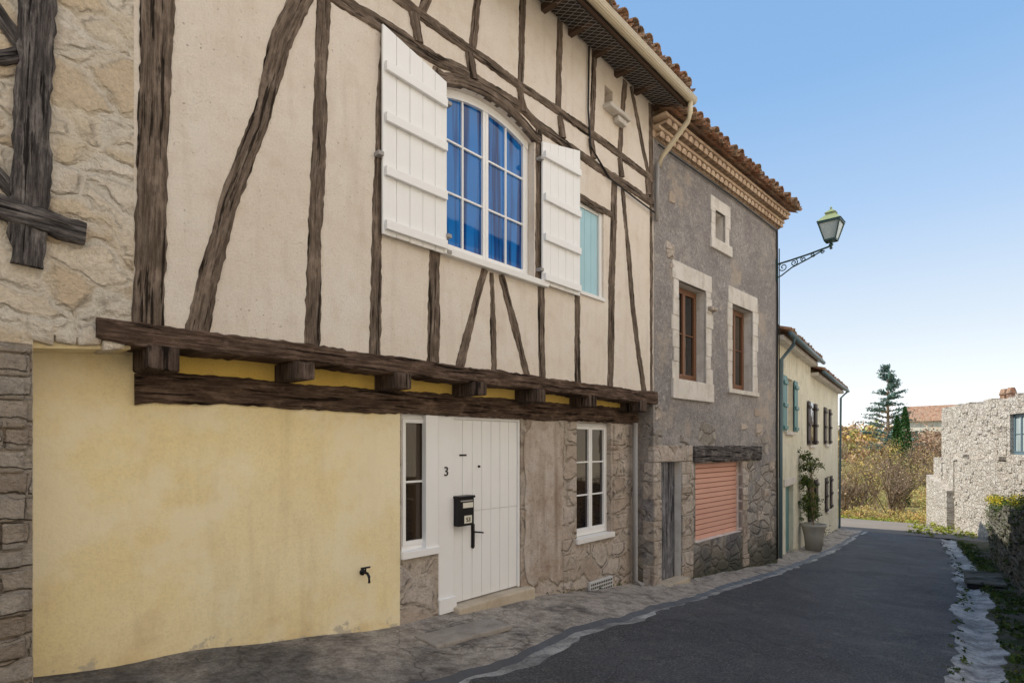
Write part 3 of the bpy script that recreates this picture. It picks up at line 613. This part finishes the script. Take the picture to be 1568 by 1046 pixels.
# genoise
mb=MB()
for row,(z,pr_) in enumerate(((6.90,.13),(7.06,.26))):
    mb.box(H2,-.05,5.70,-.1,pr_,z+.10,z+.15,m=0)
    N=30
    for i in range(N):
        x=0+(i+.5)*5.65/N;r=.085;k=6
        p0=[];p1=[]
        for j in range(k+1):
            a=math.pi*j/k;p0.append(H2.P(x+math.cos(a)*r,pr_-.01,z+.0+math.sin(a)*r));p1.append(H2.P(x+math.cos(a)*r,-.05,z+.0+math.sin(a)*r))
        for j in range(k): mb.face([p0[j],p0[j+1],p1[j+1],p1[j]],m=0)
        mb.face([H2.P(x-r,pr_-.03,z)]+p0[::-1][1:-1]+[H2.P(x+r,pr_-.03,z)],m=0)
mb.box(H2,-.05,5.70,-.1,.02,6.9,7.1)
mb.make('genoise_cornice',[M['gen'],M['tile']],h2)
roof(H2,-.05,5.85,.42,7.24,22,11,h2,-4.0)
mb=MB();mb.tube([H2.P(5.5,.03,6.85),H2.P(5.53,.03,5),H2.P(5.50,.03,2.5),H2.P(5.52,.03,-.9)],.02,5);mb.tube([H2.P(5.5,.03,6.80),H2.P(3,.04,6.83),H2.P(.1,.04,6.80)],.014,5);mb.tube([H2.P(5.58,.05,6.4),H2.P(5.58,.05,1.0)],.012,5);mb.make('wall_cables',M['blk'],h2)
mb=MB()
for L,z,w,h_ in((.5,5.98,.22,.2),(.42,5.0,.28,.3),(.55,4.85,.14,.12),(4.3,1.98,.4,.28),(4.2,2.4,.3,.2),(3.5,2.1,.35,.14),(.05,2.2,.2,.25),(4.75,.6,.3,.2),(4.4,.1,.3,.22),(5.1,1.2,.3,.2),(4.9,-.4,.35,.2)):
    mb.box(H2,L,L+w,-.02,.012+R(0,.012),z,z+h_,z+h_-.03,z+.02)
mb.box(H2,1.95,2.2,.0,.11,4.35,4.42)
mb.make('projecting_stones',M['stD'],h2,False,.04)
# ================================================================== HOUSE 3
h3=empty('cream_rendered_house')
w3=[(1.45,2.55,2.15,3.62),(5.7,6.7,1.78,3.2),(9.8,10.8,1.8,3.22),(1.5,2.7,-1.4,.64),(5.9,6.9,-.8,.57),(10.2,11.2,-.85,.5)]
mb=MB();mb.holes(H3,0,6.0,-2.6,4.5,[h for h in w3 if h[0]<5.5],0,.2);mb.holes(H3,6.0,14.3,-3,4.2,[h for h in w3 if h[0]>7],-.0,.2)
mb.make('front_wall',M['h3'],h3)
mb=MB();mb.face([H3.P(14.3,0,-3),H3.P(14.3,-7,-3),H3.P(14.3,-7,4.2),H3.P(14.3,0,4.2)]);mb.face([H3.P(14.3,0,4.2),H3.P(14.3,-7,4.2),H3.P(14.3,-3.5,5.6)]);mb.face([H3.P(0,0,-3),H3.P(0,-7,-3),H3.P(0,-7,4.5),H3.P(0,0,4.5)]);mb.face([H3.P(0,-.3,-3),H3.P(14,-.3,-3),H3.P(14,-.3,4.2),H3.P(0,-.3,4.2)]);mb.make('wall_ends',M['h3'],h3)
for a,b,z0,z1 in w3:
    if z0<-1.2:
        mb=MB();mb.box(H3,a,b,-.16,-.12,z0,z1);mb.make('blue_door',M['teal'],h3);continue
    if not(5.5<a<7): window(H3,a,b,z0,z1,-.12,1,3,h3,'window',M['white2'],M['gdark'],.05,2)
    mt=M['teal'] if a<3 else M['dkbr'];w=(b-a)*.5
    for l0 in(a-w-.04,b+.04):
        shutter(H3,l0,l0+w,z0,z1,z1,.03,'shutter',h3,mt,3,4)
for a,b,z0,z1 in w3[1:2]+w3[4:5]:
    mb=MB();mb.box(H3,a,b,.004,.02,z0,z1);mb.make('window_dark',M['gdark'],h3)
mb=MB()
for a,b,z0,z1 in w3:
    if z0>-1.2: mb.box(H3,a-.1,b+.1,-.02,.07,z0-.1,z0-.01)
mb.box(H3,1.2,3.0,0,.03,.66,.86);mb.make('sills',M['trim'],h3,False,.01)
roof(H3,-.1,6.1,.32,4.52,22,8,h3,-3.5);roof(H3,6.1,14.5,.32,4.22,22,8,h3,-3.5)
mb=MB();mb.box(H3,-.05,6.0,-.1,.22,4.38,4.5);mb.box(H3,6.05,14.4,-.1,.22,4.08,4.2);mb.make('cornice',M['trim'],h3,False,.01)
mb=MB()
for L0,L1,z in((-.1,6.1,4.5),(6.1,14.6,4.2)):
    mb.tube([H3.P(L0,.38,z),H3.P(L1,.38,z)],.06,8)
mb.tube([H3.P(.45,.38,4.46),H3.P(.45,.36,4.3),H3.P(.42,.09,3.95),H3.P(.40,.07,2),H3.P(.38,.07,-1.15)],.05,8);mb.tube([H3.P(14.5,.38,4.2),H3.P(14.45,.1,3.9),H3.P(14.3,.06,-2)],.045,8);mb.make('rainwater_pipes',M['bluep'],h3,True)
# ================================================================== foliage tools
def leaf(mb,c,s,m):
    d=Vector((R(-1,1),R(-1,1),R(-1,1))).normalized();u=d.orthogonal().normalized();w=d.cross(u);a=R(0,6.28)
    u2=u*math.cos(a)+w*math.sin(a);w2=-u*math.sin(a)+w*math.cos(a);c=Vector(c);s*=R(.6,1.3)
    mb.face([c-u2*s,c+w2*s*.5,c+u2*s,c-w2*s*.5],None,m)
def clumps(mb,c,r,nc,nl,s,nm,cr=.3):
    for _ in range(nc):
        while 1:
            p=Vector((R(-1,1),R(-1,1),R(-1,1)))
            if .25<p.length<1:break
        q=Vector((c[0]+p.x*r[0],c[1]+p.y*r[1],c[2]+p.z*r[2]));m0=random.randrange(nm);rr=cr*R(.6,1.3)*min(r)
        for _ in range(nl):
            o=Vector((random.gauss(0,1),random.gauss(0,1),random.gauss(0,.8)))*rr*.5
            leaf(mb,q+o,s,m0 if R(0,1)<.75 else random.randrange(nm))
def branches(mb,base,h,spread,n,m,r0=.1):
    for _ in range(n):
        a=R(0,6.28);t=R(.2,1);e=Vector((base[0]+math.cos(a)*spread*t,base[1]+math.sin(a)*spread*t,base[2]+h*R(.62,1.04)*(1-.25*t)))
        b=Vector(base)+Vector((0,0,h*R(.03,.4)));mid=(b+e)/2+Vector((R(-.3,.3),R(-.3,.3),h*.04))
        mb.tube([b,mid,e],[r0*.5,r0*.32,r0*.1],4,m,False)
        for _ in range(9):
            q=mid.lerp(e,R(-.2,1));d=Vector((R(-1,1),R(-1,1),R(.3,1.4))).normalized()*h*R(.08,.2);mb.tube([q,q+d],[r0*.17,r0*.05],3,m,False)
            for _ in range(3):
                q2=q+d*R(.3,1);mb.tube([q2,q2+Vector((R(-1,1),R(-1,1),R(0,1.3)))*h*.06],[r0*.09,r0*.04],3,m,False)
def tree(name,base,h,r,mats,nc=60,nl=40,s=.12,trunk=.15,cz=.62,rz=.4,nbr=22):
    mb=MB();nm=len(mats);B=Vector(base)
    mb.tube([B,B+Vector((.1,0,h*.3)),B+Vector((0,.1,h*.6)),B+Vector((0,0,h*.85))],[trunk,trunk*.75,trunk*.45,trunk*.1],7,nm)
    branches(mb,base,h,r*.95,nbr,nm,trunk)
    clumps(mb,(B.x,B.y,B.z+h*cz),(r,r,h*rz),nc,nl,s,nm,.3)
    return mb.make(name,mats+[bark])
for i,(x,y,h,r,mt,nc) in enumerate([(44.5,6.2,4.6,2.0,LY,80),(46,2.2,5.0,2.4,LB,14),(43,8.8,5.6,2.2,LY,80),(50,8.0,6.8,2.8,LY,80),(52,-.2,6.0,2.4,LY,85),(49,4.5,5.4,2.2,LY,85),(56,3,7.0,2.8,LY,85),(60,10,8.4,3.0,LB,40),(58,-1.5,6.6,2.4,LY,85),(66,6.5,7.6,2.8,LY,85),(65,1,7.4,2.8,LB,60),(70,13,8.8,3.2,LY,75),(43,-.9,3.0,1.3,LY,60),(42.5,4.3,3.4,1.7,LB,12)]):
    tree('shrub_tree',(x,y,g(x)-.3),h,r,mt,nc,30,.07,.11,.5,.5,26)
mb=MB()
for i in range(46):
    x=R(37.5,43);y=R(-.8,12);clumps(mb,(x,y,g(x)+.2),(R(.5,1.1),R(.5,1.1),R(.2,.6)),12,30,.05,4,.5)
mb.make('bank_bushes',LY)
for (x,y,h) in((71,4.7,10.4),(72.5,5.6,9.4)):
    mb=MB();z0=g(x)-.3;mb.tube([(x,y,z0),(x,y,z0+h*.9)],[.2,.03],6,2)
    for _ in range(5200):
        t=R(0.02,1);rr=.8*math.sin(math.pi*min(1,(t*.86+.14)))**.6*(1-t*.25);a=R(0,6.28);q=rr*math.sqrt(R(.3,1))
        leaf(mb,(x+math.cos(a)*q,y+math.sin(a)*q,z0+t*h),.11,random.randrange(2))
    mb.make('cypress_tree',LC+[bark])
# cedar: open horizontal tiers
mb=MB();x,y=85.6,8.4;z0=g(x)-.3;H=11.3-z0;mb.tube([(x,y,z0),(x,y,z0+H)],[.35,.03],7,3)
for t in range(15):
    zz=z0+H*(.28+.70*t/14);rr=(1-t/15.5)**.75*4.0
    for j in range(7):
        a=R(0,6.28);ra=rr*R(.5,1.15);up=R(.1,.7)+.1*ra;zj=zz+R(-.2,.2);mb.tube([(x,y,zj),(x+math.cos(a)*ra,y+math.sin(a)*ra,zj+up)],[.07,.02],4,3,False)
        for _ in range(62):
            u=R(.2,1)**.8;wd=.12+.3*u;leaf(mb,(x+math.cos(a)*ra*u+R(-wd,wd),y+math.sin(a)*ra*u+R(-wd,wd),zj+up*u+R(-.14,.12)),.14,random.randrange(3))
mb.make('cedar_tree',LD+[bark])
mb=MB()
for i in range(150):
    x=R(95,240);y=R(-10,75);h=R(3,6.5);clumps(mb,(x,y,g(x)+h*.35),(R(2,4),R(2,4),h*.6),16,18,.45,7,.5)
for i in range(26):
    x=R(88,100);y=R(3.5,8.5);clumps(mb,(x,y,g(x)+2.6),(R(1.2,2),R(1.2,2),R(2.5,4.2)),16,26,.2,3,.5)
mb.make('distant_trees',LB+LY)
hh=empty('hillside_house');FH=Fr(104,9.5,-100)
mb=MB();mb.box(FH,0,9,-5,0,1,5.3);mb.make('walls',M['h3'],hh)
mb=MB();mb.face([FH.P(-.3,.4,5.2),FH.P(9.3,.4,5.2),FH.P(9.3,-2.5,7.6),FH.P(-.3,-2.5,7.6)]);mb.face([FH.P(-.3,-2.5,7.6),FH.P(9.3,-2.5,7.6),FH.P(9.3,-5.4,5.2),FH.P(-.3,-5.4,5.2)]);mb.make('roof',M['tile'],hh)
# ================================================================== right stone building
rb=empty('stone_barn')
FB=Fr(37,-1.2,180+20.6)
mb=MB()
mb.holes(FB,.5,14,-3.5,3.55,[(8.35,9.6,1.4,2.95)],0,.3)
mb.face([FB.P(.5,0,-3.5),FB.P(.5,-6,-3.5),FB.P(.5,-6,3.2),FB.P(.5,0,3.55)])
x=.5
while x<14:
    w=R(.25,.6);hgt=R(.0,.16);mb.box(FB,x,min(14,x+w),-.4,-.01,3.5,3.56+hgt);x+=w+.01
x=0
while x<14:
    w=R(.4,.9);mb.box(FB,x,min(14,x+w),-.3,.20+R(-.02,.03),-3.5,1.12+R(-.06,.07));x+=w+.004
for i in range(260):
    x=R(.5,13.5);z=R(-2.2,3.35)
    if 8<x<9.9 and 1.2<z<3.1:continue
    o=.0 if z>1.2 else .2;w=R(.12,.42);hgt=R(.07,.22);d1,d2=R(-.03,.03),R(-.03,.03);mb.box(FB,x,x+w,-.1,o+R(.015,.045),z,z+hgt,z+hgt+d1,z+d2)
mb.box(FB,-.1,3,-.3,.5,-3.5,.2,-.4)
mb.make('rubble_walls',M['stR'],rb,False,.035)
window(FB,8.35,9.6,1.4,2.95,-.12,1,2,rb,'window',M['bluep'],M['glamp'],.07,2)
mb=MB()
for L in(3.6,4.3): mb.lathe(FB.P(L,-1.5,3.0),[(.16,0),(.16,1.0),(.2,1.05),(.12,1.3)],8)
mb.make('chimney_pots',M['tile'],rb)
mb=MB();mb.face([FB.P(.5,-.4,3.5),FB.P(14,-.4,3.5),FB.P(14,-5,3.9),FB.P(.5,-5,3.9)]);mb.make('roof',M['tile'],rb)
# ================================================================== roadside wall
wp=[(7.5,-5.35),(10,-5.1),(13.4,-4.68),(18,-4.25),(23.3,-3.75),(26.5,-3.7)]
def wy(x):return lerp(wp,x)
mb=MB()
for row in range(11):
    x=7.5+R(0,.2)
    while x<26.4:
        w=R(.18,.5);x2=min(26.5,x+w);H_=1.62+.22*mn.noise(Vector((x*.8,0,0)));hh_=(H_+.3)/11
        z0=g(x)-.35+row*hh_+R(-.012,.012);z1=z0+hh_-.012+R(-.01,.01);q=R(-.035,.035)
        zb=(g(x2)-g(x))
        p=[(x+.006,wy(x)+q),(x2-.006,wy(x2)+q),(x2-.006,wy(x2)-.45),(x+.006,wy(x)-.45)]
        b=len(mb.v)
        for zz0,zz1 in((z0,z0+zb),(z1,z1+zb)):
            for i,(a_,c_) in enumerate(p): mb.v.append((a_,c_,zz0 if i in(0,3) else zz1))
        for f_ in((0,1,5,4),(1,2,6,5),(2,3,7,6),(3,0,4,7),(4,5,6,7),(3,2,1,0)):
            mb.f.append(tuple(b+i for i in f_));mb.mi.append(0);mb.uv.append([(0,0)]*4)
        x=x2
mb.make('roadside_stone_wall',M['stW'],None,False,.025)
mb=MB()
for i in range(60):
    x=R(9,26.5);t=R(0,1)**.5;z=g(x)+t*1.62-.05;clumps(mb,(x,wy(x)+.03,z),(.2,.07,.16),3,16,.022,3,.9)
for i in range(110):
    x=R(9,26.5);clumps(mb,(x,wy(x)-R(.05,.4),g(x)+1.62),(.22,.2,.14),3,16,.024,3,.9)
mb.make('ivy',LG)
mb=MB()
for i in range(22):
    x=R(15,26);clumps(mb,(x,wy(x)-.1,g(x)+1.72),(.25,.2,.14),4,18,.026,2,.9)
mb.make('yellow_flowers',LF)
mb=MB()
for i in range(330):
    x=R(5.5,28);y=lerp(YD,x)-.5-abs(random.gauss(0,.3))
    if y<wy(x):y=wy(x)+.1
    clumps(mb,(x,y,g(x)-.07),(.13,.13,.05),3,12,.024,3,.9)
for i in range(70):
    x=R(7,28);clumps(mb,(x,lerp(YD,x)+R(-.16,.05),g(x)-.10),(.1,.08,.03),2,12,.018,3,.9)
for i in range(85):
    x=random.choice([R(5.7,8.5),R(8.7,14),R(15,28),R(15,28)])
    y=.27 if x<8.6 else(-.042*(x-8.6)-.04 if x<14.4 else .119*(x-14.9)-.02)
    clumps(mb,(x,y,g(x)+.01),(.07,.03,.03),1,int(R(4,12)),.013,3,.9)
mb.make('weeds',LG)
mb=MB()
for i in range(110):
    x=R(30,40);y=R(-3.0,-.6) if x<36 else R(-1,9);clumps(mb,(x,y,g(x)-.05),(.3,.3,.09),4,14,.05,2,.9)
mb.make('grass_tufts',[leafm('grass_a',(.24,.30,.04)),leafm('grass_b',(.36,.36,.08))])
dr=empty('storm_drain');mb=MB();D=Fr(15.0,-3.78,6);z=g(15.4)-.1
mb.box(D,0,1.3,-.1,.55,z+.10,z+.16);mb.make('stone_cover',M['stW'],dr,False,.02)
mb=MB();mb.box(D,.03,1.27,-.08,.52,z-.1,z+.098);mb.make('opening',M['blk'],dr)
# ================================================================== street lamp
lp=empty('street_lamp');a=Vector(H2.P(5.52,.0,6.02));o=Vector((H2.o[0],H2.o[1],0));zv=Vector((0,0,1))
W=lambda n,z:a+o*n+zv*z
mb=MB();mb.tube([W(.0,.0),W(.3,.03),W(.7,.08),W(1.17,.16)],.02,6);mb.tube([W(0,-.32),W(.12,-.28),W(.35,-.14),W(.7,-.02),W(1.0,.1)],.015,6);mb.box(H2,5.49,5.55,0,.03,5.62,6.15)
def scroll(cn,cz,r,turn=1.6,sg=1,ph=0):
    pts=[]
    for i in range(26):
        t=i/25;an=ph+sg*t*turn*2*math.pi;q=r*(1-t*.8);pts.append(W(cn+math.cos(an)*q,cz+math.sin(an)*q))
    mb.tube(pts,.012,5)
scroll(.16,-.09,.11,1.5,1,1.5);scroll(.40,-.04,.085,1.5,-1,1.5);scroll(.60,.0,.065,1.4,1,1.5);scroll(.8,.05,.05,1.4,-1,0);scroll(1.0,.06,.04,1.2,1,0)
c=W(1.17,.16);cc=(c.x,c.y,c.z)
mb.tube([c-zv*.05,c+zv*.12],.022,8);mb.lathe(cc,[(.001,-.08),(.035,-.06),(.02,-.02),(.05,.02),(.03,.06),(.06,.1),(.13,.13)],8)
S0,S1,zb,zt=.155,.30,.12,.50
mb.lathe(cc,[(S0,zb-.02),(S0+.012,zb-.02),(S0+.012,zb+.02),(S0,zb+.02)],4,sq=True);mb.lathe(cc,[(S1-.02,zt-.02),(S1+.02,zt-.02),(S1+.02,zt+.025),(S1-.02,zt+.025)],4,sq=True)
for j in range(4):
    an=math.pi/4+j*math.pi/2;d=Vector((math.cos(an),math.sin(an),0));mb.tube([c+d*S0+zv*zb,c+d*S1+zv*zt],.015,5)
mb.make('bracket_and_frame',M['iron'],lp,False)
mb=MB();mb.lathe(cc,[(S0-.004,zb),(S1-.008,zt)],4,sq=True);mb.make('glass',M['glamp'],lp)
mb=MB();mb.lathe(cc,[(S1+.04,zt+.027),(.20,zt+.13),(.13,zt+.18),(.13,zt+.21),(.16,zt+.22),(.07,zt+.28),(.02,zt+.31),(.03,zt+.34),(.001,zt+.38)],4,sq=True);mb.make('cap',M['lampcap'],lp)
# ================================================================== potted climber
pp=empty('potted_climber');x,y=18.7,.12;z=g(x)-.03
mb=MB();mb.lathe((x,y,z),[(.001,0),(.22,0),(.27,.45),(.33,.68),(.36,.72),(.36,.78),(.31,.78),(.29,.7),(.001,.68)],16);mb.make('pot',M['tc'],pp,True)
mb=MB();
for i in range(7): mb.tube([(x,y,z+.7),(x+R(-.1,.1),y+R(-.05,.15),z+1.5),(x+R(-.25,.25),y+R(0,.25),z+2.6)],[.012,.01,.004],4,3,False)
for i in range(60): 
    t=R(0,1);clumps(mb,(x+R(-.25,.25)*(1+t*.4),y+R(-.05,.3),z+.9+t*2.0),(.2,.15,.2),2,26,.035,3,.9)
mb.make('foliage',LG+[bark],pp)
pq=empty('potted_plant');x,y=20.2,.35;z=g(x)-.02
mb=MB();mb.lathe((x,y,z),[(.001,0),(.13,0),(.18,.3),(.15,.3),(.001,.28)],12);mb.make('pot',M['tc'],pq,True)
mb=MB();clumps(mb,(x,y,z+.5),(.25,.25,.25),20,20,.03,3,.6);mb.make('foliage',LG,pq)
# ================================================================== unseen house added behind the viewer to bounce sunlight onto the facade
ho=empty('facing_house_bounce');FO=Fr(26,-9.0,180)
hw=[(3+4.2*i,4.1+4.2*i,z,z+1.6) for i in range(9) for z in(1.4,4.4)]
mb=MB();mb.holes(FO,0,42,-4,9,hw,0,.25);mb.box(FO,0,42,-8,-.6,-4,8.9);mb.make('walls',plaster('pale_limewash',(.86,.76,.60),(.88,.80,.66),(.6,.48,.34),.1,.01,.2),ho)
mb=MB()
for a_,b_,c_,d_ in hw:mb.box(FO,a_,b_,-.25,-.2,c_,d_)
mb.make('windows',M['gdark'],ho)
mb=MB();mb.face([FO.P(-.4,.4,8.9),FO.P(42.4,.4,8.9),FO.P(42.4,-4,10.9),FO.P(-.4,-4,10.9)]);mb.make('roof',M['tile'],ho)
# ================================================================== light
w=bpy.data.worlds.new('World');sc.world=w;w.use_nodes=True;nt=w.node_tree
sk=nt.nodes.new('ShaderNodeTexSky');sk.sky_type='NISHITA';sk.sun_disc=False
el=math.radians(50);S=Vector((-.40,1,0)).normalized();sk.sun_elevation=el;sk.sun_rotation=math.atan2(S.x,S.y)
tc=nt.nodes.new('ShaderNodeTexCoord');sp=nt.nodes.new('ShaderNodeSeparateXYZ');nt.links.new(tc.outputs['Generated'],sp.inputs[0])
def wr(st,src=None):
    r=nt.nodes.new('ShaderNodeValToRGB');c=r.color_ramp
    while len(c.elements)<len(st):c.elements.new(.5)
    for e,(p,v) in zip(c.elements,st):e.position=p;e.color=(v if isinstance(v,tuple) else (v,v,v))+(1,)
    nt.links.new(src or sp.outputs[2],r.inputs[0]);return r.outputs[0]
def wmix(f,a,b):
    m=nt.nodes.new('ShaderNodeMix');m.data_type='RGBA'
    for k_,v_ in((0,f),(6,a),(7,b)):
        if isinstance(v_,bpy.types.NodeSocket): nt.links.new(v_,m.inputs[k_])
        else: m.inputs[k_].default_value=v_
    return m.outputs[2]
def wsc(c_,k_):
    s_=nt.nodes.new('ShaderNodeVectorMath');s_.operation='SCALE';nt.links.new(c_,s_.inputs[0]);s_.inputs['Scale'].default_value=k_;return s_.outputs[0]
# haze gradient painted over the Nishita sky, added to brighten the ambient light
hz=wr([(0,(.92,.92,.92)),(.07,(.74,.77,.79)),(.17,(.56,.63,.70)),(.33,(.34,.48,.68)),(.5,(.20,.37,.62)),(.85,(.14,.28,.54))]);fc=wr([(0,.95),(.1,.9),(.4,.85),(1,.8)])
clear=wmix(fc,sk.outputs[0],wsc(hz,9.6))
# bright cloud bank added in the unseen sky behind the viewer as facade fill
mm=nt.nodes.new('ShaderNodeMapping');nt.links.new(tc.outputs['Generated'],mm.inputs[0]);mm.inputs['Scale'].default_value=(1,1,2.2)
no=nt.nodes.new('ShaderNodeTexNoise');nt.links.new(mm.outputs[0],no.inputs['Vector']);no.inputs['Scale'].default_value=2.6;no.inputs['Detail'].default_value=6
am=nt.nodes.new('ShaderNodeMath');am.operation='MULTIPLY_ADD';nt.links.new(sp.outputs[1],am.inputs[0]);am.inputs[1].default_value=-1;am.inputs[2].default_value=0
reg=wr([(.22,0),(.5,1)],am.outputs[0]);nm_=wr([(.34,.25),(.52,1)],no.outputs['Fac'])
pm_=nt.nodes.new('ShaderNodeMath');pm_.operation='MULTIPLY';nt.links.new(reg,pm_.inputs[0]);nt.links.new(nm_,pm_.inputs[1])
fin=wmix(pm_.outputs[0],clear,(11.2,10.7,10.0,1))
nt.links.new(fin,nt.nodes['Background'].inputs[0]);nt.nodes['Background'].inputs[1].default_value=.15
l=bpy.data.lights.new('sun','SUN');l.energy=5;l.angle=math.radians(.5);l.color=(1,.92,.80)
lo=bpy.data.objects.new('sun',l);sc.collection.objects.link(lo)
d=Vector((S.x*math.cos(el),S.y*math.cos(el),math.sin(el)));lo.rotation_euler=d.to_track_quat('Z','Y').to_euler()
A=math.atan(787/871);c=bpy.data.cameras.new('camera');co=bpy.data.objects.new('camera',c);sc.collection.objects.link(co);sc.camera=co
c.lens=20;c.sensor_width=36;c.shift_y=(680-523)/1568;co.location=(0,-4.6,1.8);co.rotation_euler=(math.pi/2,0,A-math.pi/2);c.clip_end=4000;c.clip_start=.05
sc.view_settings.view_transform='Standard'
try: sc.view_settings.look='None'
except Exception: pass
